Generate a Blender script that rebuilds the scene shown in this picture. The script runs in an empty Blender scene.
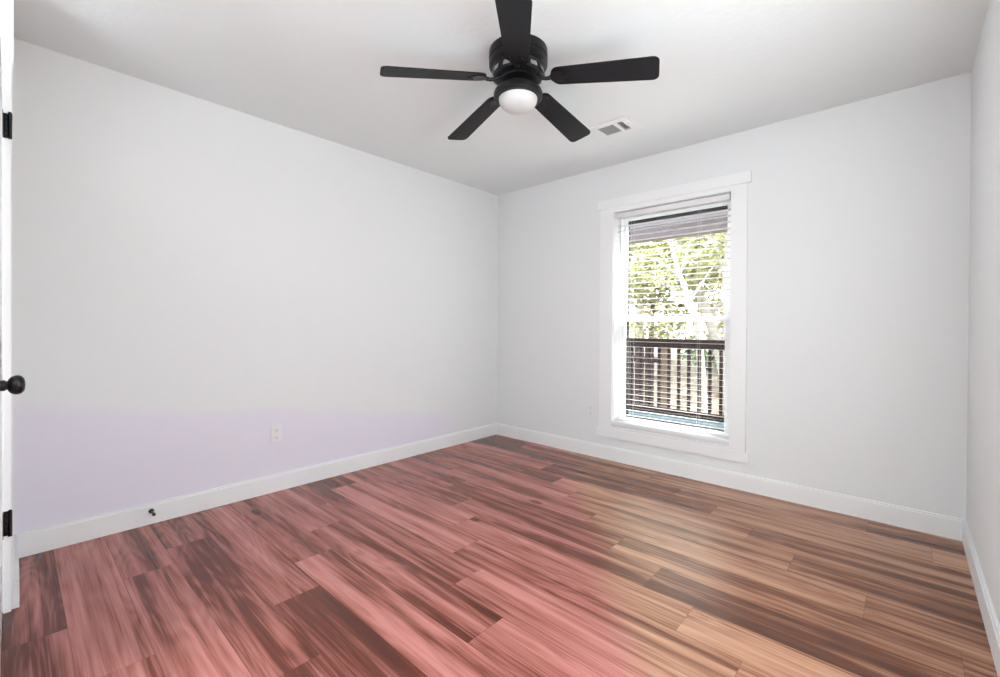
import bpy, bmesh, math, random
from mathutils import Matrix, Vector
R = math.radians
PI = math.pi
scene = bpy.context.scene
col = scene.collection

# ------------------------------------------------------------ camera, world, lights, exposure
cd = bpy.data.cameras.new('camera')
cam = bpy.data.objects.new('camera', cd); col.objects.link(cam)
cd.sensor_fit = 'HORIZONTAL'; cd.sensor_width = 36.0
cd.lens = 445.3233 * 36.0 / 1000.0
cd.shift_x = 0.0; cd.shift_y = -0.010
cd.clip_start = 0.01; cd.clip_end = 200
rt = Vector((0.738837, 0.673858, 0.005895)); up = Vector((-0.008172, 0.000213, 0.999967)); fw = Vector((-0.673834, 0.738861, -0.005664))
M3 = Matrix((rt, up, -fw)).transposed()
cam.matrix_world = Matrix.Translation((3.09255, -3.35023, 1.1075)) @ M3.to_4x4()
scene.camera = cam

scene.view_settings.view_transform = 'Standard'
scene.view_settings.look = 'None'
scene.view_settings.gamma = 1.0
scene.view_settings.use_curve_mapping = False
scene.view_settings.exposure = 0.18

world = bpy.data.worlds.new('sky'); scene.world = world; world.use_nodes = True
wb = world.node_tree.nodes['Background']
wb.inputs['Color'].default_value = (0.93, 0.97, 1.0, 1); wb.inputs['Strength'].default_value = 7.0

sd = bpy.data.lights.new('sun', 'SUN'); sun = bpy.data.objects.new('sun', sd); col.objects.link(sun)
sd.energy = 30.0; sd.angle = R(1.5); sd.color = (1, .96, .88)
sun.rotation_euler = Vector((.36, .50, 1.05)).to_track_quat('Z', 'Y').to_euler()       # high beyond the yard, shining down on the deck and the blind

W0 = 3.332
def area(name, loc, rot, sx, sy, power, color=(1, 1, 1)):
    d = bpy.data.lights.new(name, 'AREA'); d.shape = 'RECTANGLE'; d.size = sx; d.size_y = sy; d.energy = power; d.color = color
    o = bpy.data.objects.new(name, d); col.objects.link(o); o.location = loc; o.rotation_euler = rot
    return o
area('added_bounce_fill', (2.75, -3.85, 1.35), (R(170), 0, R(45)), 0.9, 0.9, 8, (.95, .98, 1.0))  # added fill light, unseen, aimed up to brighten ceiling and room
area('added_vestibule_fill', (1.9, -4.0, 2.37), (0, 0, 0), 0.5, 0.5, 9, (1, .98, .95))  # added fill light under a made-up lamp behind the camera

# ------------------------------------------------------------ materials
def new_mat(name):
    m = bpy.data.materials.new(name); m.use_nodes = True
    nt = m.node_tree; b = nt.nodes['Principled BSDF']
    return m, nt, b
def N(nt, t, **kw):
    n = nt.nodes.new(t)
    for k, v in kw.items(): setattr(n, k, v)
    return n
def plain(name, c, rough=.5, metal=0.0, spec=.5, noise=0.0, nscale=40, bump=0.0, bscale=200, coat=0):
    m, nt, b = new_mat(name)
    b.inputs['Base Color'].default_value = (*c, 1); b.inputs['Roughness'].default_value = rough
    b.inputs['Metallic'].default_value = metal; b.inputs['Specular IOR Level'].default_value = spec
    b.inputs['Coat Weight'].default_value = coat
    tc = N(nt, 'ShaderNodeTexCoord')
    if noise:
        n = N(nt, 'ShaderNodeTexNoise'); n.inputs['Scale'].default_value = nscale; n.inputs['Detail'].default_value = 4
        nt.links.new(tc.outputs['Object'], n.inputs['Vector'])
        mx = N(nt, 'ShaderNodeMix', data_type='RGBA')
        mx.inputs[6].default_value = (*[x * (1 - noise) for x in c], 1); mx.inputs[7].default_value = (*[min(1, x * (1 + noise)) for x in c], 1)
        nt.links.new(n.outputs['Fac'], mx.inputs[0]); nt.links.new(mx.outputs[2], b.inputs['Base Color'])
    if bump:
        n = N(nt, 'ShaderNodeTexNoise'); n.inputs['Scale'].default_value = bscale; n.inputs['Detail'].default_value = 3
        nt.links.new(tc.outputs['Object'], n.inputs['Vector'])
        bp = N(nt, 'ShaderNodeBump'); bp.inputs['Strength'].default_value = bump; bp.inputs['Distance'].default_value = .01
        nt.links.new(n.outputs['Fac'], bp.inputs['Height']); nt.links.new(bp.outputs['Normal'], b.inputs['Normal'])
    return m
M = {}
M['wall'] = plain('wall_paint', (.795, .81, .814), .75, spec=.25, bump=.05, bscale=120)
M['ceil'] = plain('ceiling_paint', (.80, .835, .84), .9, spec=.1, bump=.14, bscale=34)
M['trim'] = plain('trim_paint', (.86, .865, .87), .4, spec=.4, noise=.01)
M['door'] = plain('door_paint', (.84, .845, .85), .45, spec=.4, noise=.01)
M['vinyl'] = plain('window_vinyl', (.88, .885, .89), .35, spec=.5, noise=.01)
M['slat'] = plain('blind_slat', (.88, .88, .89), .4, spec=.4, noise=.01)
_nt = M['slat'].node_tree; _tr = N(_nt, 'ShaderNodeBsdfTranslucent'); _tr.inputs[0].default_value = (.9, .9, .9, 1); _ms = N(_nt, 'ShaderNodeMixShader'); _ms.inputs[0].default_value = .12
_nt.links.new(_nt.nodes['Principled BSDF'].outputs[0], _ms.inputs[1]); _nt.links.new(_tr.outputs[0], _ms.inputs[2]); _nt.links.new(_ms.outputs[0], _nt.nodes['Material Output'].inputs[0])
M['black'] = plain('black_metal', (.012, .012, .013), .32, .4, .5, noise=.2)
M['bronze'] = plain('matte_black_housing', (.008, .008, .009), .34, .2, .35, noise=.15)
M['motor'] = plain('motor_steel', (.45, .45, .46), .35, .9, .5, noise=.1)
M['screen'] = plain('screen_frame_dark', (.02, .02, .024), .5, noise=.2)
M['plate'] = plain('outlet_plastic', (.80, .80, .81), .35, spec=.5, noise=.01)
M['slot'] = plain('outlet_slot', (.05, .05, .05), .6, noise=.1)
M['ventw'] = plain('vent_white', (.82, .82, .82), .5, noise=.01)
M['ventdark'] = plain('vent_louvre_grey', (.36, .36, .37), .6, noise=.05)
M['railwood'] = plain('dark_stained_rail', (.016, .008, .007), .8, spec=.1, noise=.3, nscale=15)
M['tan'] = plain('tan_post', (.13, .085, .055), .7, noise=.15, nscale=10)
M['soffit'] = None

# left wall: cool grey-white paint with a faint lilac colour cast painted in low down
def wall_left_mat():
    m, nt, b = new_mat('wall_paint_lilac_cast')
    b.inputs['Roughness'].default_value = .75; b.inputs['Specular IOR Level'].default_value = .25
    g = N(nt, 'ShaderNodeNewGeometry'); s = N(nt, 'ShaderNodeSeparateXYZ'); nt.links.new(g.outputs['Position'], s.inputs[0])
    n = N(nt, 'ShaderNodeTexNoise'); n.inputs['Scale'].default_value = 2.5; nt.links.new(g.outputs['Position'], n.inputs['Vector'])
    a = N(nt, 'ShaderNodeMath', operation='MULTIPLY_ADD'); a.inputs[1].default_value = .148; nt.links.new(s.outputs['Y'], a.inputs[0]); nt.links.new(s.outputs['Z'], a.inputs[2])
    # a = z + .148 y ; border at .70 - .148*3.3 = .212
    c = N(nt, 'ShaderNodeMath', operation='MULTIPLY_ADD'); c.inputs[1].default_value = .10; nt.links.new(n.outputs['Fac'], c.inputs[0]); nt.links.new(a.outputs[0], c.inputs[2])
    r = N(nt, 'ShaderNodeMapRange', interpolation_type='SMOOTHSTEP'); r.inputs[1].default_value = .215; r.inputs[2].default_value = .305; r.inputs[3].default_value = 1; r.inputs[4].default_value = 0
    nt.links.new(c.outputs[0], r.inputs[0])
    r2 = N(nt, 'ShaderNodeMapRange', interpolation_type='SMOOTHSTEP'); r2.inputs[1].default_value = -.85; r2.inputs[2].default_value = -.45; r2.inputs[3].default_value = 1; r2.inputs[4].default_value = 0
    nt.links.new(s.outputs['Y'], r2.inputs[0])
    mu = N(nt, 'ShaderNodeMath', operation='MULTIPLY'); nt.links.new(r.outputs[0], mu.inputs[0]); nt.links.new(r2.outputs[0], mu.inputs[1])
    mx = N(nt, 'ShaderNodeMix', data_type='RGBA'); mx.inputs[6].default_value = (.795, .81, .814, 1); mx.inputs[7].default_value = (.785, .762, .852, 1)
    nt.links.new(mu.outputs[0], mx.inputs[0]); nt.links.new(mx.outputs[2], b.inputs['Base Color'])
    return m
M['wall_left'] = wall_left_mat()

# floor planks: tone from the plank's own colour attribute, grain along x
def floor_mat():
    m, nt, b = new_mat('wood_plank_floor')
    L = nt.links.new
    at = N(nt, 'ShaderNodeAttribute'); at.attribute_name = 'plank'       # r tone, g random, b distance-coded free
    sp = N(nt, 'ShaderNodeSeparateColor'); L(at.outputs['Color'], sp.inputs[0])
    uv = N(nt, 'ShaderNodeUVMap'); uv.uv_map = 'UVMap'                    # metres along and across the plank
    g = N(nt, 'ShaderNodeNewGeometry'); ps = N(nt, 'ShaderNodeSeparateXYZ'); L(g.outputs['Position'], ps.inputs[0])
    off = N(nt, 'ShaderNodeVectorMath', operation='SCALE'); off.inputs[0].default_value = (37, 53, 91); L(sp.outputs[1], off.inputs['Scale'])
    add = N(nt, 'ShaderNodeVectorMath', operation='ADD'); L(uv.outputs[0], add.inputs[0]); L(off.outputs[0], add.inputs[1])
    def stretched(sx, sy, scale, detail, dist=0, rough=.6):
        mp = N(nt, 'ShaderNodeMapping'); mp.inputs['Scale'].default_value = (sx, sy, 1); L(add.outputs[0], mp.inputs[0])
        n = N(nt, 'ShaderNodeTexNoise'); n.inputs['Scale'].default_value = scale; n.inputs['Detail'].default_value = detail
        n.inputs['Distortion'].default_value = dist; n.inputs['Roughness'].default_value = rough
        L(mp.outputs[0], n.inputs['Vector']); return n
    big = stretched(.7, 12, 1.0, 4, .25)           # broad dark and light streaks
    mid = stretched(1.1, 60, 1.0, 5, .15)         # grain
    fine = stretched(3.5, 190, 1.0, 3)             # pores
    # cathedral figure
    mpw = N(nt, 'ShaderNodeMapping'); mpw.inputs['Scale'].default_value = (1.1, 9, 1); L(add.outputs[0], mpw.inputs[0])
    nw = N(nt, 'ShaderNodeTexNoise'); nw.inputs['Scale'].default_value = 1.0; nw.inputs['Detail'].default_value = 1; L(mpw.outputs[0], nw.inputs['Vector'])
    ml = N(nt, 'ShaderNodeMath', operation='MULTIPLY'); ml.inputs[1].default_value = 70; L(nw.outputs['Fac'], ml.inputs[0])
    sn = N(nt, 'ShaderNodeMath', operation='SINE'); L(ml.outputs[0], sn.inputs[0])
    # knots
    mpk = N(nt, 'ShaderNodeMapping'); mpk.inputs['Scale'].default_value = (1.6, 3.6, 1); L(add.outputs[0], mpk.inputs[0])
    vk = N(nt, 'ShaderNodeTexVoronoi'); vk.inputs['Scale'].default_value = 1.0; L(mpk.outputs[0], vk.inputs['Vector'])
    kr = N(nt, 'ShaderNodeMapRange', interpolation_type='SMOOTHSTEP'); kr.inputs[1].default_value = .02; kr.inputs[2].default_value = .11; kr.inputs[3].default_value = 1; kr.inputs[4].default_value = 0
    L(vk.outputs['Distance'], kr.inputs[0])
    def ma(op, a, bb, c=None):
        n = N(nt, 'ShaderNodeMath', operation=op)
        for i, v in enumerate((a, bb, c)):
            if v is None: continue
            if isinstance(v, (int, float)): n.inputs[i].default_value = v
            else: L(v, n.inputs[i])
        return n.outputs[0]
    t = ma('MULTIPLY_ADD', ma('SUBTRACT', big.outputs['Fac'], .5), 2.35, sp.outputs[0])
    t = ma('MULTIPLY_ADD', ma('SUBTRACT', mid.outputs['Fac'], .5), .75, t)
    t = ma('MULTIPLY_ADD', ma('SUBTRACT', fine.outputs['Fac'], .5), .6, t)
    t = ma('MULTIPLY_ADD', sn.outputs[0], .06, t)
    t = ma('ADD', t, .06)
    t = ma('MULTIPLY_ADD', kr.outputs[0], -.5, t)
    cr = N(nt, 'ShaderNodeValToRGB'); e = cr.color_ramp.elements
    e[0].position = 0.0; e[0].color = (.082, .023, .009, 1)
    e[1].position = 1.0; e[1].color = (.56, .30, .185, 1)
    x = e.new(.3); x.color = (.145, .046, .019, 1)
    x = e.new(.6); x.color = (.36, .165, .092, 1)
    L(t, cr.inputs[0])
    # red colour cast painted into the planks towards the left wall
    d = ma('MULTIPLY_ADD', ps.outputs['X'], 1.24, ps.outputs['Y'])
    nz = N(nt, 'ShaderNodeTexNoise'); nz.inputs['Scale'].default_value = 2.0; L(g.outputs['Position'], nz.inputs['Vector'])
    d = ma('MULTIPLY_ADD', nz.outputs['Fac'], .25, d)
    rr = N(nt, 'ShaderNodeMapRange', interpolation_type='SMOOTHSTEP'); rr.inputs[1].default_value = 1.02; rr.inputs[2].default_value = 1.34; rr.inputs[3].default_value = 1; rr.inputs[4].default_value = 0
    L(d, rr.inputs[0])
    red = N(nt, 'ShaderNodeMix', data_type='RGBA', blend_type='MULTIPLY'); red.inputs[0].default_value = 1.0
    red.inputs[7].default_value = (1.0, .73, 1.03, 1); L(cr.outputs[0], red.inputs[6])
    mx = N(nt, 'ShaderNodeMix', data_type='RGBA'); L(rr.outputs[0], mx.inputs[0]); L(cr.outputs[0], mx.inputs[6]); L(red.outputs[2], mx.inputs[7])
    L(mx.outputs[2], b.inputs['Base Color'])
    ro = ma('MULTIPLY_ADD', mid.outputs['Fac'], .03, .245)
    L(ro, b.inputs['Roughness'])
    b.inputs['Specular IOR Level'].default_value = .4
    b.inputs['Coat Weight'].default_value = .0; b.inputs['Coat Roughness'].default_value = .27; b.inputs['Coat IOR'].default_value = 1.7
    bp = N(nt, 'ShaderNodeBump'); bp.inputs['Strength'].default_value = .03; bp.inputs['Distance'].default_value = .001
    L(mid.outputs['Fac'], bp.inputs['Height']); L(bp.outputs['Normal'], b.inputs['Normal'])
    return m
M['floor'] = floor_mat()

def board_mat(name, c1, c2, axis, width, rough=.7):
    """parallel boards: dark joints every `width` metres along axis"""
    m, nt, b = new_mat(name); L = nt.links.new
    g = N(nt, 'ShaderNodeTexCoord'); s = N(nt, 'ShaderNodeSeparateXYZ'); L(g.outputs['Object'], s.inputs[0])
    a = N(nt, 'ShaderNodeMath', operation='DIVIDE'); L(s.outputs[axis], a.inputs[0]); a.inputs[1].default_value = width
    f = N(nt, 'ShaderNodeMath', operation='FRACT'); L(a.outputs[0], f.inputs[0])
    fl = N(nt, 'ShaderNodeMath', operation='FLOOR'); L(a.outputs[0], fl.inputs[0])
    wn = N(nt, 'ShaderNodeTexWhiteNoise', noise_dimensions='1D'); L(fl.outputs[0], wn.inputs['W'])
    mx = N(nt, 'ShaderNodeMix', data_type='RGBA'); mx.inputs[6].default_value = (*c1, 1); mx.inputs[7].default_value = (*c2, 1); L(wn.outputs['Value'], mx.inputs[0])
    cmp_ = N(nt, 'ShaderNodeMath', operation='LESS_THAN'); L(f.outputs[0], cmp_.inputs[0]); cmp_.inputs[1].default_value = .07
    m2 = N(nt, 'ShaderNodeMix', data_type='RGBA'); m2.inputs[7].default_value = (*[x * .25 for x in c1], 1)
    L(cmp_.outputs[0], m2.inputs[0]); L(mx.outputs[2], m2.inputs[6]); L(m2.outputs[2], b.inputs['Base Color'])
    b.inputs['Roughness'].default_value = rough; b.inputs['Specular IOR Level'].default_value = .05
    return m
M['deck'] = board_mat('blue_grey_deck_boards', (.016, .028, .036), (.028, .044, .054), 'Y', .14)
M['soffit'] = board_mat('porch_ceiling_boards', (.40, .39, .44), (.52, .51, .56), 'Y', .10)
M['beam'] = plain('porch_beam', (.16, .13, .14), .7, noise=.2)
M['siding'] = board_mat('house_siding', (.6, .58, .55), (.64, .62, .6), 'Z', .12)
M['fence'] = plain('brown_fence_boards', (.03, .014, .012), .8, noise=.3, nscale=8)
M['stone'] = plain('blue_grey_stone', (.10, .12, .14), .8, noise=.3, nscale=9)

def ground_mat():
    m, nt, b = new_mat('leaf_litter_ground'); L = nt.links.new
    g = N(nt, 'ShaderNodeTexCoord'); n = N(nt, 'ShaderNodeTexNoise'); n.inputs['Scale'].default_value = 1.6; n.inputs['Detail'].default_value = 8; n.inputs['Roughness'].default_value = .7
    L(g.outputs['Object'], n.inputs['Vector']); cr = N(nt, 'ShaderNodeValToRGB'); e = cr.color_ramp.elements
    e[0].position = .36; e[0].color = (.08, .05, .035, 1); e[1].position = .52; e[1].color = (.27, .225, .18, 1)
    x = e.new(.64); x.color = (.28, .25, .22, 1)
    L(n.outputs['Fac'], cr.inputs[0]); L(cr.outputs[0], b.inputs['Base Color']); b.inputs['Roughness'].default_value = .9
    return m
M['ground'] = ground_mat()
def leaf_mat(name, cols):
    m, nt, b = new_mat(name); L = nt.links.new
    at = N(nt, 'ShaderNodeAttribute'); at.attribute_name = 'leaf'
    sp = N(nt, 'ShaderNodeSeparateColor'); L(at.outputs['Color'], sp.inputs[0])
    cr = N(nt, 'ShaderNodeValToRGB'); e = cr.color_ramp.elements
    e[0].position = 0; e[0].color = (*cols[0], 1); e[1].position = 1; e[1].color = (*cols[-1], 1)
    for i, c in enumerate(cols[1:-1]): x = e.new((i + 1) / (len(cols) - 1)); x.color = (*c, 1)
    L(sp.outputs[0], cr.inputs[0]); L(cr.outputs[0], b.inputs['Base Color']); b.inputs['Roughness'].default_value = .6
    tr = N(nt, 'ShaderNodeBsdfTranslucent'); L(cr.outputs[0], tr.inputs[0]); ms = N(nt, 'ShaderNodeMixShader'); ms.inputs[0].default_value = .45
    out = nt.nodes['Material Output']; L(b.outputs[0], ms.inputs[1]); L(tr.outputs[0], ms.inputs[2]); L(ms.outputs[0], out.inputs[0])
    return m
M['leaf_yellow'] = leaf_mat('yellow_green_leaves', [(.05, .06, .018), (.20, .22, .07), (.42, .42, .21), (.6, .6, .46)])
M['leaf_green'] = leaf_mat('green_leaves', [(.02, .05, .02), (.06, .15, .06), (.15, .27, .11), (.42, .5, .34)])
M['bark'] = plain('pale_bark', (.30, .28, .25), .85, noise=.3, nscale=6)
M['bark_dark'] = plain('dark_bark', (.06, .045, .035), .85, noise=.3, nscale=6)

def glass_mat():
    m = bpy.data.materials.new('window_glass'); m.use_nodes = True; nt = m.node_tree; nt.nodes.clear(); L = nt.links.new
    out = N(nt, 'ShaderNodeOutputMaterial'); t = N(nt, 'ShaderNodeBsdfTransparent'); t.inputs[0].default_value = (.96, .97, .97, 1)
    g = N(nt, 'ShaderNodeBsdfGlossy'); g.inputs['Roughness'].default_value = .02
    mx = N(nt, 'ShaderNodeMixShader'); mx.inputs[0].default_value = .045
    L(t.outputs[0], mx.inputs[1]); L(g.outputs[0], mx.inputs[2]); L(mx.outputs[0], out.inputs[0])
    return m
M['glass'] = glass_mat()
def globe_mat():
    m, nt, b = new_mat('frosted_white_glass'); b.inputs['Base Color'].default_value = (.60, .60, .60, 1); b.inputs['Roughness'].default_value = .35
    b.inputs['Subsurface Weight'].default_value = .2; b.inputs['Subsurface Scale'].default_value = .02
    b.inputs['Emission Color'].default_value = (1, .98, .96, 1); b.inputs['Emission Strength'].default_value = .0
    tc = N(nt, 'ShaderNodeTexCoord'); n = N(nt, 'ShaderNodeTexNoise'); n.inputs['Scale'].default_value = 30; nt.links.new(tc.outputs['Object'], n.inputs['Vector'])
    r = N(nt, 'ShaderNodeMapRange'); r.inputs[3].default_value = .3; r.inputs[4].default_value = .42; nt.links.new(n.outputs['Fac'], r.inputs[0]); nt.links.new(r.outputs[0], b.inputs['Roughness'])
    return m
M['globe'] = globe_mat()
def blade_mat():
    m, nt, b = new_mat('black_fan_blade'); L = nt.links.new
    tc = N(nt, 'ShaderNodeTexCoord'); mp = N(nt, 'ShaderNodeMapping'); mp.inputs['Scale'].default_value = (3, 60, 3); L(tc.outputs['Object'], mp.inputs[0])
    n = N(nt, 'ShaderNodeTexNoise'); n.inputs['Scale'].default_value = 1; n.inputs['Detail'].default_value = 4; L(mp.outputs[0], n.inputs['Vector'])
    cr = N(nt, 'ShaderNodeValToRGB'); e = cr.color_ramp.elements; e[0].color = (.006, .006, .0075, 1); e[1].color = (.016, .016, .019, 1); L(n.outputs['Fac'], cr.inputs[0])
    L(cr.outputs[0], b.inputs['Base Color']); b.inputs['Roughness'].default_value = .5; b.inputs['Specular IOR Level'].default_value = .18
    return m
M['blade'] = blade_mat()

# ------------------------------------------------------------ mesh helpers
class MB:
    def __init__(s): s.bm = bmesh.new()
    def box(s, x0, x1, y0, y1, z0, z1, bev=0):
        t = bmesh.new(); bmesh.ops.create_cube(t, size=1)
        bmesh.ops.scale(t, vec=(x1 - x0, y1 - y0, z1 - z0), verts=t.verts)
        bmesh.ops.translate(t, vec=((x0 + x1) / 2, (y0 + y1) / 2, (z0 + z1) / 2), verts=t.verts)
        if bev: bmesh.ops.bevel(t, geom=t.edges[:], offset=bev, segments=2, affect='EDGES', profile=.5)
        s.add(t); return s
    def add(s, t, mat=None):
        if mat is not None: bmesh.ops.transform(t, matrix=mat, verts=t.verts)
        me = bpy.data.meshes.new('tmp'); t.to_mesh(me); t.free(); s.bm.from_mesh(me); bpy.data.meshes.remove(me)
    def lathe(s, prof, seg=48, mat=None, cap=True):
        t = bmesh.new(); rings = []
        for r, z in prof:
            if r < 1e-6: rings.append([t.verts.new((0, 0, z))])
            else: rings.append([t.verts.new((r * math.cos(2 * PI * i / seg), r * math.sin(2 * PI * i / seg), z)) for i in range(seg)])
        for a, b in zip(rings, rings[1:]):
            for i in range(seg):
                j = (i + 1) % seg
                if len(a) == 1 and len(b) == 1: continue
                if len(a) == 1: t.faces.new((a[0], b[j], b[i]))
                elif len(b) == 1: t.faces.new((a[i], a[j], b[0]))
                else: t.faces.new((a[i], a[j], b[j], b[i]))
        if cap:
            for rg in (rings[0], rings[-1]):
                if len(rg) > 1: t.faces.new(rg)
        bmesh.ops.recalc_face_normals(t, faces=t.faces)
        s.add(t, mat); return s
    def tube(s, pts, rad, seg=10):
        t = bmesh.new(); rings = []
        pts = [Vector(p) for p in pts]
        rads = rad if isinstance(rad, (list, tuple)) else [rad] * len(pts)
        for i, p in enumerate(pts):
            d = (pts[min(i + 1, len(pts) - 1)] - pts[max(i - 1, 0)]).normalized()
            a = d.orthogonal().normalized() if i == 0 else (a - d * a.dot(d)).normalized()
            b = d.cross(a)
            rings.append([t.verts.new(p + (a * math.cos(2 * PI * k / seg) + b * math.sin(2 * PI * k / seg)) * rads[i]) for k in range(seg)])
        for A, B in zip(rings, rings[1:]):
            for k in range(seg): t.faces.new((A[k], A[(k + 1) % seg], B[(k + 1) % seg], B[k]))
        t.faces.new(rings[0]); t.faces.new(rings[-1])
        bmesh.ops.recalc_face_normals(t, faces=t.faces)
        s.add(t); return s
    def prism(s, pts, z0, z1, mat=None, bev=0):
        t = bmesh.new(); lo = [t.verts.new((x, y, z0)) for x, y in pts]; hi = [t.verts.new((x, y, z1)) for x, y in pts]
        n = len(pts); t.faces.new(lo[::-1]); t.faces.new(hi)
        for i in range(n): t.faces.new((lo[i], lo[(i + 1) % n], hi[(i + 1) % n], hi[i]))
        bmesh.ops.recalc_face_normals(t, faces=t.faces)
        s.add(t, mat); return s
    def build(s, name, mat, parent=None, smooth=False, loc=None):
        me = bpy.data.meshes.new(name)
        if loc is not None: bmesh.ops.translate(s.bm, vec=-Vector(loc), verts=s.bm.verts)
        s.bm.to_mesh(me); s.bm.free()
        me.materials.append(mat)
        if smooth:
            for p in me.polygons: p.use_smooth = True
            me.set_sharp_from_angle(angle=R(40))
        o = bpy.data.objects.new(name, me); col.objects.link(o)
        if parent is not None: o.parent = parent
        if loc is not None: o.location = loc
        return o
def tag(o, label=None, cat=None, group=None, kind=None):
    for k, v in (('label', label), ('category', cat), ('group', group), ('kind', kind)):
        if v: o[k] = v
    return o
def empty(name, loc=(0, 0, 0), rz=0, **kw):
    o = bpy.data.objects.new(name, None); col.objects.link(o); o.location = loc; o.rotation_euler = (0, 0, rz); o.empty_display_size = .1
    tag(o, **kw); return o

# ------------------------------------------------------------ room shell
W = 3.332; H = 2.44; YF = -3.345; YR = -4.62; T = .12
OX0, OX1, OZ0, OZ1 = 1.305, 2.19, .325, 2.045      # window opening
S = 'structure'
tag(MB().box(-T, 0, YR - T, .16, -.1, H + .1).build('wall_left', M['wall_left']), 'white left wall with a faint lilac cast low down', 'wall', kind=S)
b = MB(); b.box(0, OX0, 0, .16, -.1, H + .1); b.box(OX1, W, 0, .16, -.1, H + .1); b.box(OX0, OX1, 0, .16, OZ1, H + .1); b.box(OX0, OX1, 0, .16, -.1, OZ0)
tag(b.build('wall_back', M['wall']), 'white far wall around the tall window', 'wall', kind=S)
b = MB(); b.box(W, W + T, YR - T, -2.9, -.1, H + .1); b.box(W, W + T, -1.4, .16, -.1, H + .1); b.box(W, W + T, -2.9, -1.4, -.1, .6); b.box(W, W + T, -2.9, -1.4, 2.1, H + .1)
tag(b.build('wall_right', M['wall']), 'white wall at the right edge of the photo', 'wall', kind=S)
tag(MB().box(0, .43, YF - T, YF, 0, H).build('wall_front', M['wall']), 'short white wall beside the door', 'wall', kind=S)
b = MB(); b.box(.43, .545, -3.385, YF, 0, H); b.box(.43, .545, YR, -4.17, 0, H); b.box(.43, .545, -4.17, -3.385, 2.055, H)
tag(b.build('wall_entry', M['wall']), 'white wall holding the open door', 'wall', kind=S)
# rear wall, with an added unseen window to fill the room with light
b = MB(); b.box(0, .95, YR - T, YR, -.1, H + .1); b.box(2.35, W, YR - T, YR, -.1, H + .1); b.box(.95, 2.35, YR - T, YR, -.1, .45); b.box(.95, 2.35, YR - T, YR, 2.25, H + .1)
tag(b.build('wall_rear', M['wall']), 'white wall behind the camera with an added wide window', 'wall', kind=S)
w3 = empty('added_window_right', (W, -2.15, .6), label='added window in the right wall, out of view, for fill light', cat='window', kind=S)  # added unseen window, lets sky light in to brighten the room
MB().box(.02, .06, -.75, .75, 0, .05).box(.02, .06, -.75, .75, 1.45, 1.5).box(.02, .06, -.75, -.7, .05, 1.45).box(.02, .06, .7, .75, .05, 1.45).box(.02, .06, -.02, .02, .05, 1.45).build('window_frame', M['vinyl'], w3)
MB().box(.037, .043, -.7, .7, .05, 1.45).build('window_pane', M['glass'], w3)
w2 = empty('added_window_rear', (1.65, YR, .45), label='added wide window behind the camera, for fill light', cat='window', kind=S)  # added unseen window, sky light through it fills the room
b = MB()
for a in ((-.7, -.65, 0, 1.8), (.65, .7, 0, 1.8), (-.025, .025, 0, 1.8)): b.box(a[0], a[1], -.09, -.04, a[2], a[3])
for z in (0, 1.75): b.box(-.65, .65, -.09, -.04, z, z + .05)
b.build('window_frame', M['vinyl'], w2)
MB().box(-.65, .65, -.068, -.062, .05, 1.75).build('window_pane', M['glass'], w2)
tag(MB().box(-T, W + T, YR - T, .16, H + .0001, H + .12).build('ceiling', M['ceil']), 'white textured ceiling', 'ceiling', kind=S)

# floor: every plank a face with its own tone
PW = .187; PL = 1.23; Y0S = -.222
joint = {-1: 1.71, 0: 1.965, 1: 1.01, 2: 1.25, 3: 1.47, 4: 1.75, 5: .78, 6: 1.04, 7: 1.25, 8: 1.47, 9: 1.67, 10: 1.97, 11: 1.00, 12: 1.26, 13: 1.645, 14: 1.83, 15: 1.24, 16: .85}
tones = {(11, 0): .64, (9, 0): .64, (10, 0): .6, (14, -1): .62, (15, 0): .62, (13, -1): .36, (16, 0): .46, (1, 1): .5, (2, 1): .3, (3, 1): .33, (12, 0): .3, (13, 0): .42, (0, 0): .52, (4, 0): .56, (5, 0): .4, (6, 0): .42, (8, 0): .55, (1, 0): .36, (2, 0): .58, (3, 0): .5}   # (row, index) -> tone override
random.seed(11)
fm = bmesh.new(); lay = fm.loops.layers.float_color.new('plank'); uvl = fm.loops.layers.uv.new('UVMap')
gap = .0005
for r in range(-2, 25):
    ya = Y0S - PW * r; yb = ya - PW
    j0 = joint.get(r, random.uniform(0, PL))
    k = math.floor((0 - j0) / PL)
    while j0 + k * PL < W:
        xa, xb = max(-.01, j0 + k * PL), min(W + .01, j0 + (k + 1) * PL)
        tone = tones.get((r, k), random.choice([.26, .34, .42, .5, .56, .64]) + random.uniform(-.03, .03)); rnd = random.random()
        y1 = min(ya, .02); y0 = max(yb, YR - .01)
        if y1 > y0:
            vs = [fm.verts.new(v) for v in ((xa + gap, y0 + gap, 0), (xb - gap, y0 + gap, 0), (xb - gap, y1 - gap, 0), (xa + gap, y1 - gap, 0))]
            f = fm.faces.new(vs)
            for lp in f.loops:
                lp[lay] = (tone, rnd, 0, 1); lp[uvl].uv = (lp.vert.co.x, lp.vert.co.y)
        k += 1
# dark joint bed just beneath, and body of the slab
vs = [fm.verts.new(v) for v in ((-.02, YR - .02, -.0015), (W + .02, YR - .02, -.0015), (W + .02, .03, -.0015), (-.02, .03, -.0015))]
f = fm.faces.new(vs)
for lp in f.loops: lp[lay] = (-.4, .3, 0, 1); lp[uvl].uv = (lp.vert.co.x, lp.vert.co.y)
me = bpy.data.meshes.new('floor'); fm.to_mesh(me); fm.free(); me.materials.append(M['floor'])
fo = bpy.data.objects.new('floor', me); col.objects.link(fo); tag(fo, 'reddish brown wood plank floor', 'floor', kind=S)

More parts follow.
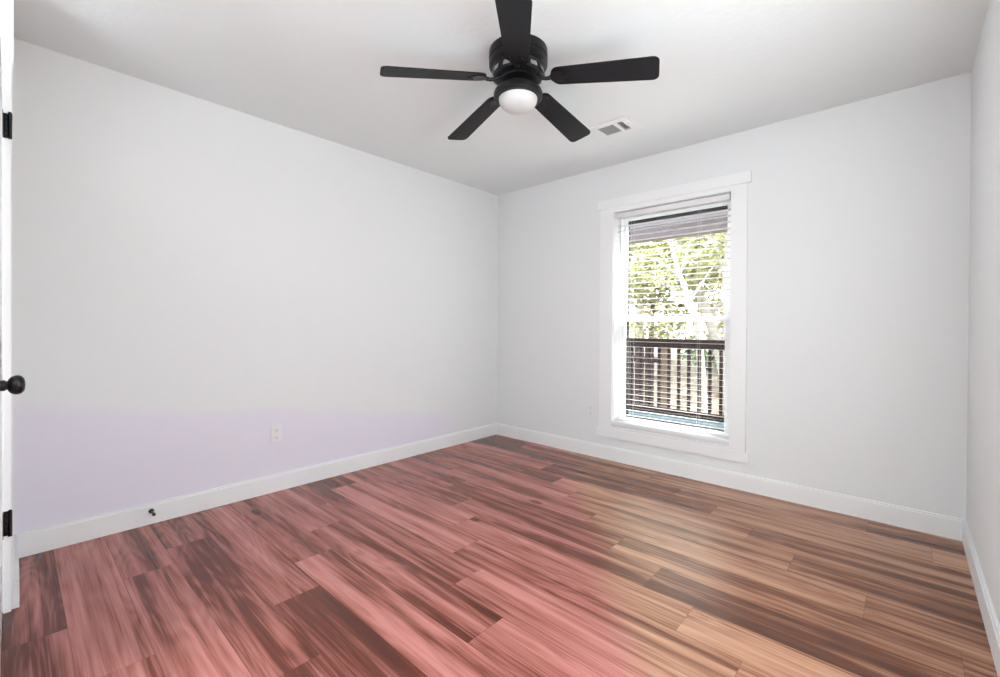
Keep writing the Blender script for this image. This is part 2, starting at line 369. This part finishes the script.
# baseboards: flat board with a small square cap
def baseboard(name, x0, x1, y0, y1, cap, label):
    b = MB(); b.box(x0, x1, y0, y1, .0005, .103)
    b.box(*cap, .103, .113)
    tag(b.build(name, M['trim']), label, 'baseboard', kind=S)
bt = .015
baseboard('baseboard_left', 0, bt, YF + .015, 0, (0, .010, YF + .010, 0), 'white baseboard along the left wall')
baseboard('baseboard_back', bt + .0002, W - bt - .0002, -bt, 0, (.0102, W - .0102, -.010, 0), 'white baseboard below the window')
baseboard('baseboard_right', W - bt, W, YR + .016, 0, (W - .010, W, YR + .016, 0), 'white baseboard along the right wall')
baseboard('baseboard_front', 0, .547, YF, YF + bt, (0, .547, YF, YF + .010), 'white baseboard on the short wall beside the door')
baseboard('baseboard_rear', .56, W, YR, YR + bt, (.56, W, YR, YR + .010), 'white baseboard below the added rear window')

# door casing and open door, seen nearly edge-on
b = MB(); b.box(.545, .563, -3.373, -3.351, 0, 2.10, .002); b.box(.545, .563, -4.24, -4.17, 0, 2.10, .002); b.box(.545, .563, -4.17, -3.373, 2.06, 2.10, .002)
b.box(.43, .5448, -3.395, -3.3852, 0, 2.055); b.box(.43, .5448, -4.1698, -4.16, 0, 2.055); b.box(.43, .5448, -4.16, -3.395, 2.045, 2.0548)
tag(b.build('trim_1', M['trim']), 'white casing around the open door', 'door casing', kind=S)
dr = empty('door_1', (.602, -3.392, 0), label='white door standing open, seen edge-on at the left', cat='door', kind=S)
b = MB(); dx0, dx1, dy0, dy1 = 0, .775, -.0175, .0175
b.box(dx0, dx1, dy0 + .006, dy1 - .006, .012, 2.03)
for x0, x1 in ((0, .11), (.665, .775), (.345, .43)): b.box(x0, x1, dy0, dy1, .012, 2.03, .001)
for z0, z1 in ((.012, .24), (.9, 1.06), (1.9, 2.03)): b.box(.11, .665, dy0, dy1, z0, z1, .001)
b.build('door_slab', M['door'], dr)
for z in (.343, 1.856):
    h = MB(); h.box(-.0385, -.0362, .0186, .0395, z - .047, z + .047, .0008); h.box(-.0385, -.0003, .0186, .0205, z - .047, z + .047, .0005)
    h.lathe([(0, -.0485), (.006, -.0485), (.006, .0485), (0, .0485)], 16, Matrix.Translation((-.030, .0375, z)))
    h.lathe([(0, .0485), (.0045, .0485), (.0045, .052), (0, .053)], 16, Matrix.Translation((-.030, .0375, z)))
    ho = h.build('hinge', M['black'], dr, True)
    s = MB()
    for dz in (-.03, -.01, .012, .032): s.lathe([(0, 0), (.0035, 0), (.003, .0012), (0, .0015)], 12, Matrix.Translation((-.0363, .029, z + dz)) @ Matrix.Rotation(R(90), 4, 'Y'))
    s.build('hinge_screw', M['screen'], ho, True)
kz = .94; kx = 1.31 - .602
Mx = Matrix.Translation((kx, .0175, kz)) @ Matrix.Rotation(R(-90), 4, 'X')
kn = MB(); kn.lathe([(0, .0005), (.031, .0005), (.031, .003), (.0145, .0035), (.0145, .0125), (.0115, .014), (.0115, .0165), (.016, .018), (.0225, .023), (.0258, .030), (.0262, .036), (.024, .042), (.019, .0465), (.012, .049), (0, .05)], 48, Mx)
tag(kn.build('door_knob', M['black'], dr, True), 'round black door knob')
kn = MB(); kn.lathe([(0, .0005), (.031, .0005), (.031, .003), (.0145, .0035), (.0145, .0125), (.0115, .014), (.0115, .0165), (.016, .018), (.0225, .023), (.0258, .030), (.0262, .036), (.024, .042), (.019, .0465), (.012, .049), (0, .05)], 48, Matrix.Translation((kx, -.0175, kz)) @ Matrix.Rotation(R(90), 4, 'X'))
kn.build('door_knob', M['black'], dr, True)

# ------------------------------------------------------------ window
wn = empty('window_1', ((OX0 + OX1) / 2, 0, OZ0), label='tall white double-hung window looking onto the deck', cat='window', kind=S)
def wb_(b, name, mat, parent=wn): 
    bmesh.ops.translate(b.bm, vec=(-wn.location.x, 0, -wn.location.z), verts=b.bm.verts); return b.build(name, mat, parent)
# casing: flat side boards, wider head and apron boards with small horns
CX0, CX1 = 1.185, 2.297
b = MB(); b.box(CX0, OX0 - .004, -.014, -.0003, .285, 2.083, .001); b.box(OX1 + .004, CX1, -.014, -.0003, .285, 2.083, .001)
b.box(CX0 - .022, CX1 + .022, -.020, -.0003, 2.0832, 2.160, .001)
b.box(CX0 - .022, CX1 + .022, -.020, -.0003, .192, .262, .001)
b.box(CX0, CX1, -.0165, -.0003, .2622, .2848, .0005); b.box(OX0 - .004, OX1 + .004, -.014, -.0003, 2.047, 2.083)
wb_(b, 'window_casing', M['trim'])
b = MB(); b.box(OX0 - .004, OX1 + .004, -.0235, .098, .305, OZ0 + .006, .003)
wb_(b, 'window_sill', M['trim'])
b = MB(); b.box(OX0 - .012, OX0 + .0, -.0135, .1, .325, OZ1); b.box(OX1, OX1 + .012, -.0135, .1, .325, OZ1)
# frame
b = MB()
fx0, fx1, fz0, fz1 = OX0 + .0005, OX1 - .0005, OZ0 + .007, OZ1 - .0005
b.box(fx0, fx0 + .022, .080, .158, fz0, fz1); b.box(fx1 - .022, fx1, .080, .158, fz0, fz1); b.box(fx0 + .022, fx1 - .022, .080, .158, fz1 - .022, fz1); b.box(fx0 + .022, fx1 - .022, .080, .158, fz0, fz0 + .006)
wb_(b, 'window_frame', M['vinyl'])
def sash(name, y0, y1, z0, z1, st, bot, top):
    a0, a1 = fx0 + .0225, fx1 - .0225
    b = MB(); b.box(a0, a0 + st, y0, y1, z0, z1, .001); b.box(a1 - st, a1, y0, y1, z0, z1, .001)
    b.box(a0 + st, a1 - st, y0, y1, z0, z0 + bot, .001); b.box(a0 + st, a1 - st, y0, y1, z1 - top, z1, .001)
    o = wb_(b, name, M['vinyl'])
    g = MB(); ym = (y0 + y1) / 2; g.box(a0 + st, a1 - st, ym - .002, ym + .002, z0 + bot, z1 - top)
    wb_(g, 'window_pane', M['glass'], o)
    return o
ZM = 1.168
sash('upper_sash', .120, .150, ZM - .02, fz1 - .0225, .030, .042, .030)
sash('lower_sash', .086, .117, fz0 + .0065, ZM + .022, .032, .012, .040)
# dark bronze screen frame outside
b = MB(); a0, a1 = fx0 + .0225 + .016, fx1 - .0225 - .022
b.box(a0, a0 + .018, .160, .168, .345, fz1 - .02); b.box(a1 - .006, a1 + .016, .160, .168, .345, fz1 - .02); b.box(a0 + .018, a1 - .006, .160, .168, fz1 - .075, fz1 - .02); b.box(a0 + .018, a1 - .006, .160, .168, .345, .362)
so = wb_(b, 'screen_frame', M['screen'])
# sash lock
b = MB(); b.box(1.73, 1.775, .078, .0858, ZM - .006, ZM + .012, .002); b.box(1.738, 1.747, .070, .0778, ZM - .002, ZM + .006, .001)
wb_(b, 'sash_lock', M['vinyl'])

# blind inside the recess
bl = empty('window_blind', (1.7475, .045, OZ0 + .01), label='white open horizontal slat blind hanging in the window', cat='blind')
BX = .432; zb = bl.location.z
b = MB(); b.box(-BX, BX, -.030, .028, OZ1 - .046 - zb, OZ1 - .004 - zb, .002); hr = b.build('headrail', M['slat'], bl)
b = MB(); z = .385
while z < OZ1 - .075:
    zz = z - zb
    t = bmesh.new(); pr = [(-.0155, .0012), (-.008, .0011), (0, .0008), (.008, 0), (.0155, -.0014)]
    lo = []; hi = []
    for yy, dz in pr:
        lo.append((t.verts.new((-BX, yy, zz + dz)), t.verts.new((BX, yy, zz + dz)))); hi.append((t.verts.new((-BX, yy, zz + dz + .0014)), t.verts.new((BX, yy, zz + dz + .0014))))
    for i in range(4):
        t.faces.new((lo[i][0], lo[i][1], lo[i + 1][1], lo[i + 1][0])); t.faces.new((hi[i][0], hi[i + 1][0], hi[i + 1][1], hi[i][1]))
        t.faces.new((lo[i][0], lo[i + 1][0], hi[i + 1][0], hi[i][0])); t.faces.new((lo[i][1], hi[i][1], hi[i + 1][1], lo[i + 1][1]))
    t.faces.new((lo[0][0], hi[0][0], hi[0][1], lo[0][1])); t.faces.new((lo[4][0], lo[4][1], hi[4][1], hi[4][0]))
    bmesh.ops.recalc_face_normals(t, faces=t.faces); b.add(t); z += .043
b.build('slats', M['slat'], bl)
MB().box(-BX, BX, -.016, .016, .002, .014, .002).build('bottom_rail', M['slat'], bl)
for x in (-.30, .22):
    c = MB()
    for yy in (-.0265, .0265): c.tube([(x, yy, .017), (x, yy, OZ1 - .05 - zb)], .0005, 6)
    c.build('ladder_cord', M['slat'], bl)
w = MB(); w.tube([(-.385, -.036, OZ1 - .04 - zb), (-.385, -.040, OZ1 - .07 - zb)], .0022, 8); w.tube([(-.385, -.040, OZ1 - .07 - zb), (-.385, -.041, 1.24 - zb)], [.0036, .0042], 8)
tag(w.build('tilt_wand', plain('wand_grey', (.45, .45, .47), .3, noise=.05), bl, True), 'thin grey tilt wand')

# ------------------------------------------------------------ outlets, vent, door stop
def outlet(name, loc, rz, label):
    o = empty(name, loc, rz, label=label, cat='outlet', group='wall outlets')
    p = MB(); p.box(-.035, .035, -.006, -.0002, -.0575, .0575, .002); p.lathe([(0, 0), (.0028, 0), (.002, .001), (0, .0012)], 10, Matrix.Translation((0, -.0059, 0)) @ Matrix.Rotation(R(90), 4, 'X')); p.build('cover_plate', M['plate'], o)
    for dz in (-.0245, .0245):
        r = MB(); r.prism([(.0168 * math.copysign(min(1, abs(math.cos(a)) * 1.15), math.cos(a)), .0145 * math.sin(a)) for a in [2 * PI * i / 24 for i in range(24)]], 0, .0015, Matrix.Translation((0, -.0061, dz)) @ Matrix.Rotation(R(90), 4, 'X'))
        ro = r.build('receptacle', M['plate'], o)
        s = MB(); s.box(-.0072, -.0052, -.0082, -.0077, dz - .001, dz + .0075); s.box(.0052, .0072, -.0082, -.0077, dz - .001, dz + .0065); s.lathe([(0, 0), (.0024, 0), (.0024, .0005), (0, .0005)], 10, Matrix.Translation((0, -.0077, dz - .0075)) @ Matrix.Rotation(R(90), 4, 'X'))
        s.build('socket_slots', M['slot'], ro)
    return o
o1 = outlet('wall_outlet', (0, -2.165, .382), R(90), 'white double power outlet on the left wall'); del o1['group']
o2 = outlet('wall_outlet', (1.10, 0, .386), 0, 'white double power outlet left of the window on the far wall'); del o2['group']

vt = empty('ceiling_vent', (1.650, -.635, H), label='white ceiling vent with two grey louvre panels near the window wall', cat='vent')
b = MB(); zc0, zc1 = -.012, -.0002
X0, X1, YA, YB = -.130, .126, -.112, .112
gr = [(-.097, .016), (.038, .080)]; gy = (-.068, .066)
b.box(X0, X1, YA, gy[0], zc0, zc1, .002); b.box(X0, X1, gy[1], YB, zc0, zc1, .002)
b.box(X0, gr[0][0], gy[0], gy[1], zc0, zc1); b.box(gr[0][1], gr[1][0], gy[0], gy[1], zc0, zc1); b.box(gr[1][1], X1, gy[0], gy[1], zc0, zc1)
b.build('vent_frame', M['ventw'], vt)
for (a, c), n, ang in ((gr[0], 11, 35), (gr[1], 4, -35)):
    l = MB(); l.box(a, c, gy[0], gy[1], -.0018, -.0003)
    for i in range(n):
        t = bmesh.new(); bmesh.ops.create_cube(t, size=1); bmesh.ops.scale(t, vec=(.0012, gy[1] - gy[0], .008), verts=t.verts)
        l.add(t, Matrix.Translation((a + (i + .5) * (c - a) / n, (gy[0] + gy[1]) / 2, -.0065)) @ Matrix.Rotation(R(ang), 4, 'Y'))
    l.build('louvre_panel', M['ventdark'], vt)
lv = MB(); lv.box(X1 - .03, X1 - .022, -.02, -.005, -.022, -.0121, .001); lv.build('damper_lever', M['ventw'], vt)

ds = empty('door_stop', (.0152, -2.83, .073), label='small black door stop on the left baseboard', cat='door stop')
Y90 = Matrix.Rotation(R(90), 4, 'Y')
MB().lathe([(0, 0), (.0125, 0), (.0125, .003), (.008, .009), (.0045, .011), (0, .011)], 24, Y90).build('mount', M['black'], ds, True)
MB().lathe([(0, .0105), (.0055, .0105), (.0055, .0605), (0, .0605)], 16, Y90).build('rod', M['black'], ds, True)
MB().lathe([(0, .060), (.0075, .060), (.0085, .066), (.0075, .074), (0, .076)], 20, Y90).build('rubber_tip', M['screen'], ds, True)

# ------------------------------------------------------------ ceiling fan
FX, FY = 1.690, -1.692
fan = empty('ceiling_fan', (FX, FY, H), label='black five-blade ceiling fan with white dome light', cat='ceiling fan')
b = MB(); b.lathe([(0, -.0003), (.140, -.0003), (.142, -.010), (.142, -.040), (.137, -.044), (.137, -.050), (.142, -.054), (.141, -.074), (.131, -.082), (0, -.082)], 64)
b.build('motor_housing', M['bronze'], fan, True)
b = MB(); b.lathe([(0, -.082), (.120, -.082), (.127, -.088), (.127, -.094), (.119, -.128), (.108, -.134), (0, -.134)], 64)
mo = b.build('motor_band', M['bronze'], fan, True)
for i in range(12):                                   # upright vent slots showing the bright motor inside
    a = 2 * PI * (i + .5) / 12
    s = MB(); s.prism([(-.018, -.014), (.018, -.014), (.014, .014), (-.014, .014)], 0, .003, Matrix.Rotation(a, 4, 'Z') @ Matrix.Translation((.1235, 0, -.110)) @ Matrix.Rotation(R(-13), 4, 'Y') @ Matrix.Rotation(R(90), 4, 'Y') @ Matrix.Rotation(R(90), 4, 'Z'))
    s.build('vent_slot', M['motor'], mo)
b = MB(); b.lathe([(0, -.134), (.092, -.134), (.096, -.140), (.096, -.150), (.06, -.156), (.055, -.178), (0, -.178)], 48); b.build('flywheel', M['bronze'], fan, True)
b = MB(); b.lathe([(0, -.172), (.060, -.172), (.100, -.184), (.115, -.196), (.119, -.206), (.119, -.222), (.113, -.229), (.097, -.231), (.097, -.224), (0, -.224)], 64); b.build('light_kit_ring', M['bronze'], fan, True)
pr = [(.094, -.2305)]
for i in range(0, 13):
    t = i / 12 * PI / 2
    pr.append((.093 * math.cos(t) if i < 12 else 0, -.232 - .062 * math.sin(t)))
MB().lathe(pr, 64).build('light_globe', M['globe'], fan, True)
def blade_outline():
    L0, L1 = .165, .650; pts = []
    w0, w1 = .054, .067
    n = 10; rc = .028
    def arc(cx, cy, r, a0, a1): return [(cx + r * math.cos(R(a0 + (a1 - a0) * i / 8)), cy + r * math.sin(R(a0 + (a1 - a0) * i / 8))) for i in range(9)]
    pts += arc(L0 + .04, -w0 + .04, .04, 180, 270)
    pts += arc(L1 - rc, -w1 + rc, rc, 270, 360)
    pts += arc(L1 - rc, w1 - rc, rc, 0, 90)
    pts += arc(L0 + .04, w0 - .04, .04, 90, 180)
    return pts
ph = 21.8; swing = [.6, 0, 0, 1.0, -1.3]
for k in range(5):
    a = R(ph + 72 * k + swing[k])
    B = Matrix.Rotation(a, 4, 'Z') @ Matrix.Translation((.12, 0, -.145)) @ Matrix.Rotation(R(6.2), 4, 'Y') @ Matrix.Rotation(R(-12), 4, 'X') @ Matrix.Translation((-.12, 0, 0))
    b = MB(); b.prism(blade_outline(), -.003, .003)
    bo = b.build('fan_blade', M['blade'], fan); bo.matrix_local = B
    # blade iron: forked flat bracket under the blade root plus curved arm to the flywheel
    b = MB(); z0, z1 = -.0075, -.0031
    pl = []
    for i in range(17):
        t = PI / 2 + PI * i / 16
        pl.append((.198 + .040 * math.cos(t), .036 * math.sin(t)))
    pl += [(.215, -.036), (.232, -.026), (.214, -.018), (.232, -.008), (.25, 0), (.232, .008), (.214, .018), (.232, .026), (.215, .036)]
    b.prism(pl, z0, z1)
    for sx, sy in ((.222, .026), (.222, -.026), (.238, 0)): b.lathe([(0, -.0005), (.005, -.0005), (.004, .0025), (0, .003)], 12, Matrix.Translation((sx, sy, z0)) @ Matrix.Rotation(PI, 4, 'X'))
    b.tube([(.162, 0, -.006), (.140, .0, -.010), (.120, 0, -.006), (.097, 0, .004), (.085, 0, .006)], [.010, .0085, .0085, .010, .012], 12)
    io = b.build('blade_iron', M['black'], bo, True)

# added vestibule ceiling lamp, unseen behind the camera, body for the fill light
vl = empty('added_ceiling_lamp', (1.9, -4.0, H), label='added round flush ceiling lamp behind the camera, for fill light', cat='lamp')
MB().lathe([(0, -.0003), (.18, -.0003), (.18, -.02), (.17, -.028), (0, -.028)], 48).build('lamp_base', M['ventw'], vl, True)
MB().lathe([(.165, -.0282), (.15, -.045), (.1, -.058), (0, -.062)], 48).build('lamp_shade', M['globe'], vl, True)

# ------------------------------------------------------------ outside
tag(MB().box(-6, 9, .165, 2.55, -.13, -.05).build('porch_deck', M['deck']), 'blue grey board deck outside the window', 'deck', kind=S)
tag(MB().box(-6, 9, 1.15, 2.18, 2.36, 2.40).build('porch_ceiling', M['soffit']), 'pale board porch ceiling seen at the window top', 'porch ceiling', kind=S)
tag(MB().box(-6, 9, 2.02, 2.17, 2.20, 2.3595).build('porch_beam', M['beam']), 'dark beam along the porch edge', 'beam', kind=S)
b = MB(); b.prism([(1.15, 2.405), (2.6, 2.405), (2.6, 2.44), (1.15, 2.46)], -6, 9, Matrix(((0, 0, 1, 0), (1, 0, 0, 0), (0, 1, 0, 0), (0, 0, 0, 1))))
tag(b.build('porch_roof', M['beam']), 'porch roof above the deck', 'roof', kind=S)

sk = empty('added_porch_skylight', (0, .66, 2.38), label='added clear roof panels over the deck, letting sun onto the blind', cat='skylight', kind=S)  # added opening in the porch roof so sun reaches the blind
b = MB()
for i in range(16): b.box(-6 + i, -5.95 + i, -.49, .4895, -.03, .02)
b.build('skylight_bars', M['vinyl'], sk)
MB().box(-6, 9.05, -.49, .4895, .021, .027).build('skylight_pane', M['glass'], sk)
RY = 2.04
rl = empty('deck_railing', (1.2, RY, -.05), label='dark brown wooden deck railing with square balusters', cat='railing')
def rp(b, name, mat=M['railwood'], parent=rl): 
    bmesh.ops.translate(b.bm, vec=(-rl.location.x, -rl.location.y, -rl.location.z), verts=b.bm.verts); return b.build(name, mat, parent)
rx0, rx1 = -2.4, 4.4
rp(MB().box(rx0, rx1, RY - .07, RY + .07, .925, .962, .004), 'cap_rail')
rp(MB().box(rx0, rx1, RY - .019, RY + .019, .850, .9245, .002), 'top_rail')
rp(MB().box(rx0, rx1, RY - .019, RY + .019, .045, .115, .002), 'bottom_rail')
x = .95 - .119 * 28
while x < rx1:
    if x > rx0 + .1: rp(MB().box(x - .0165, x + .0165, RY + .0192, RY + .052, .03, .9248, .002), 'baluster')
    x += .119
for x in (rx0, 3.0, rx1): rp(MB().box(x - .045, x + .045, RY - .1171, RY - .0271, -.05, .9245, .004), 'post')

# ground and hill
gm = bmesh.new(); random.seed(5)
nx, ny = 46, 40; grid = []
for j in range(ny + 1):
    row = []
    for i in range(nx + 1):
        gx = -26 + 50 * i / nx; gyy = .3 + 34 * (j / ny) ** 1.4
        gz = -.9 + max(0, gyy - 3) * .135 + random.uniform(-.03, .03)
        row.append(gm.verts.new((gx, gyy, gz)))
    grid.append(row)
for j in range(ny):
    for i in range(nx): gm.faces.new((grid[j][i], grid[j][i + 1], grid[j + 1][i + 1], grid[j + 1][i]))
me = bpy.data.meshes.new('ground'); gm.to_mesh(me); gm.free(); me.materials.append(M['ground'])
go = bpy.data.objects.new('ground', me); col.objects.link(go); tag(go, 'pale leaf-strewn ground rising beyond the deck', 'ground', kind=S)

def gz(y): return -.9 + max(0, y - 3) * .135

# brown fence with tan post, and pale stones at its foot
fe = empty('yard_fence', (-.50, 3.6, gz(3.6)), label='brown board fence behind the left half of the railing', cat='fence')
b = MB(); x = -2.6
random.seed(3)
while x < .68:
    w_ = random.choice([.13, .15, .19])
    fx = -.3 + x
    b.box(x, x + w_, -.012, .012, .05, 1.62 + random.uniform(-.01, .01), .003); x += w_ + random.choice([.02, .045, .06])
b.build('board_panel', M['fence'], fe)
b = MB()
for z in (.25, 1.35): b.box(-2.6, .7, .013, .05, z, z + .09, .003)
b.build('fence_rail', M['fence'], fe)
tag(MB().box(.73, .84, -.05, .06, 0, 1.72, .006).build('post', M['tan'], fe), 'tan wooden end post')
def rock(name, x, y, sx, sy, sz, seed, label):
    random.seed(seed); t = bmesh.new(); bmesh.ops.create_icosphere(t, subdivisions=3, radius=1)
    dirs = [Vector((random.gauss(0, 1), random.gauss(0, 1), random.gauss(0, 1))).normalized() for _ in range(14)]
    for v in t.verts:
        n = v.co.normalized(); c = min([1.0] + [.78 / max(.01, n.dot(d)) for d in dirs if n.dot(d) > .6]); v.co = n * c
        v.co.x *= sx; v.co.y *= sy; v.co.z *= sz
    b = MB(); b.add(t); o = b.build(name, M['stone']); o.location = (x, y, gz(y) + sz * .6)
    tag(o, label, 'stone')
rock('garden_stone', -.35, 3.25, .24, .16, .16, 1, 'blue grey stone at the left foot of the brown fence')
rock('garden_stone', .08, 3.2, .20, .15, .19, 2, 'taller blue grey stone at the middle of the fence foot')
rock('garden_stone', .42, 3.3, .15, .13, .10, 4, 'smallest blue grey stone next to the tan fence post')

# trees
def leaves_mesh(blobs, n, size, seed):
    rnd = random.Random(seed); vs = []; fs = []; cs = []
    for i in range(n):
        c, r = rnd.choice(blobs)
        while True:
            p = Vector((rnd.uniform(-1, 1), rnd.uniform(-1, 1), rnd.uniform(-1, 1)))
            if .25 < p.length < 1: break
        q = Vector(c) + Vector((p.x * r[0], p.y * r[1], p.z * r[2]))
        d = Vector((rnd.gauss(0, 1), rnd.gauss(0, 1), rnd.gauss(0, .7))).normalized(); e = d.orthogonal().normalized()
        e = (Matrix.Rotation(rnd.uniform(0, 6.28), 3, d) @ e); s = size * rnd.uniform(.6, 1.4)
        k = len(vs); vs += [q - d * s, q + e * s * .45, q + d * s, q - e * s * .45]; fs.append((k, k + 1, k + 2, k + 3))
        cs.append(min(1, max(0, rnd.gauss(.5, .28) )))
    me = bpy.data.meshes.new('foliage'); me.from_pydata([tuple(v) for v in vs], [], fs)
    a = me.color_attributes.new('leaf', 'FLOAT_COLOR', 'CORNER')
    for i, c in enumerate(cs):
        for j in range(4): a.data[i * 4 + j].color = (c, c, c, 1)
    return me
def tree(x, y, h, rad, lean, mat, bark, n, size, seed, label, group=None, tr=.12, low=.3):
    o = empty('tree', (x, y, gz(y) - .05), label=label, cat='tree', group=group)
    rnd = random.Random(seed); b = MB()
    top = Vector((lean[0], lean[1], h * .8))
    mid = Vector((lean[0] * .35 + rnd.uniform(-.1, .1), lean[1] * .4, h * .4))
    b.tube([(0, 0, 0), tuple(mid * .5 + Vector((rnd.uniform(-.05, .05), 0, 0))), tuple(mid), tuple((mid + top) / 2), tuple(top)], [tr * 1.3, tr, tr * .85, tr * .6, tr * .2], 12)
    tips = []
    for k in range(9):
        t = rnd.uniform(.3, .95); base = mid * (t / .5) if t < .5 else mid.lerp(top, (t - .5) * 2)
        an = rnd.uniform(0, 6.28); L_ = rad * rnd.uniform(.5, .95)
        tip = base + Vector((math.cos(an) * L_, math.sin(an) * L_, rnd.uniform(.2, .9) * L_ * .8))
        b.tube([tuple(base), tuple(base.lerp(tip, .5) + Vector((0, 0, .08))), tuple(tip)], [tr * .4, tr * .25, tr * .08], 8); tips.append(tip)
    b.build('trunk', bark, o, True)
    blobs = [(t, (rad * .45, rad * .45, rad * .34)) for t in tips] + [(top, (rad * .55, rad * .55, rad * .45))]
    blobs += [(Vector((rnd.uniform(-.6, .6) * rad, rnd.uniform(-.6, .6) * rad, h * rnd.uniform(low, .9))), (rad * .4, rad * .4, rad * .3)) for _ in range(6)]
    me = leaves_mesh(blobs, n, size, seed); me.materials.append(mat); f = bpy.data.objects.new('foliage', me); col.objects.link(f); f.parent = o
    return o
Yl, Gl = M['leaf_yellow'], M['leaf_green']
def pale_tree(x, y, pts, rad, tips, n, seed, label):
    o = empty('tree', (x, y, gz(y) - .05), label=label, cat='tree')
    b = MB(); b.tube(pts, [rad * (1.25 - .75 * i / (len(pts) - 1)) for i in range(len(pts))], 12)
    for (a, tp) in tips:
        A = Vector(pts[a]); T = Vector(tp); b.tube([tuple(A), tuple(A.lerp(T, .5) + Vector((0, .05, .06))), tuple(T)], [rad * .5, rad * .35, rad * .15], 8)
    b.build('trunk', M['bark'], o, True)
    me = leaves_mesh([(Vector(t), (.45, .45, .28)) for _, t in tips] + [(Vector(pts[-1]), (.6, .6, .4))], n, .055, seed); me.materials.append(Yl)
    f = bpy.data.objects.new('foliage', me); col.objects.link(f); f.parent = o
Yl, Gl = M['leaf_yellow'], M['leaf_green']
pale_tree(.34, 5.2, [(0, 0, 0), (-.02, 0, .9), (-.1, 0, 1.85), (-.24, 0, 2.25), (-.45, .05, 2.75), (-.62, .1, 3.3), (-.7, .1, 3.9)], .062, [(3, (.35, .2, 3.2)), (4, (-1.3, -.1, 3.25)), (4, (-.2, .3, 3.9)), (5, (-1.2, .3, 4.1)), (2, (-.9, .3, 2.75))], 900, 41, 'slim pale tree leaning left just beyond the deck railing')
pale_tree(.68, 5.4, [(0, 0, 0), (.01, 0, .9), (0, 0, 1.8), (-.03, 0, 2.6), (-.02, .05, 3.3), (.05, .1, 4.1)], .055, [(3, (.6, .1, 3.4)), (3, (-.4, .2, 3.6)), (4, (.5, .3, 4.2)), (2, (.5, -.1, 2.8))], 700, 42, 'slim pale upright tree nearest the right side of the window view')
tree(.2, 7.5, 4.6, 1.5, (-1.3, 0), Yl, M['bark'], 5200, .075, 1, 'yellow-green leafy tree in the middle of the window view', tr=.13)
tree(1.6, 8.6, 4.8, 1.2, (-.2, .2), Gl, M['bark'], 3600, .075, 2, 'darker green leafy tree at the right of the window view', tr=.12)
tree(-1.9, 8.0, 4.6, 1.5, (.3, 0), Yl, M['bark_dark'], 5000, .08, 3, 'yellow-green tree at the left edge of the window view', tr=.07)
tree(-3.6, 11, 6.5, 2.2, (.3, 0), Yl, M['bark'], 6500, .10, 4, 'large yellow-green tree behind the left window tree', tr=.14)
tree(-.4, 11.8, 6.5, 2.1, (.2, 0), Yl, M['bark'], 6500, .10, 5, 'large sunlit tree farther back in the middle', tr=.14)
tree(2.6, 11.5, 6.2, 2.1, (-.2, 0), Gl, M['bark_dark'], 5500, .10, 6, 'large green tree farther back on the right', tr=.14)
tree(-7.5, 13, 7, 2.6, (0, 0), Yl, M['bark_dark'], 4500, .13, 7, 'yellow-green tree at far left of the yard', tr=.16)
tree(5.6, 10, 6, 2.2, (0, 0), Gl, M['bark_dark'], 4500, .12, 8, 'green tree at far right of the yard', tr=.14)
def bush(x, y, r, h, mat, n, seed, label):
    o = empty('shrub', (x, y, gz(y)), label=label, cat='shrub')
    b = MB(); rnd = random.Random(seed)
    for k in range(7):
        a = rnd.uniform(0, 6.28); b.tube([(0, 0, -.03), (math.cos(a) * r * .3, math.sin(a) * r * .3, h * .5), (math.cos(a) * r * .6, math.sin(a) * r * .6, h * .85)], [.02, .014, .005], 6)
    b.build('stems', M['bark_dark'], o)
    me = leaves_mesh([(Vector((0, 0, h * .55)), (r, r, h * .5))], n, .05, seed); me.materials.append(mat); f = bpy.data.objects.new('foliage', me); col.objects.link(f); f.parent = o
bush(1.05, 7.0, .6, .8, Gl, 1600, 21, 'dark green shrub behind the right end of the railing')
bush(-.9, 9.4, .8, 1.0, Gl, 1500, 22, 'green shrub at the foot of the yellow-green trees')
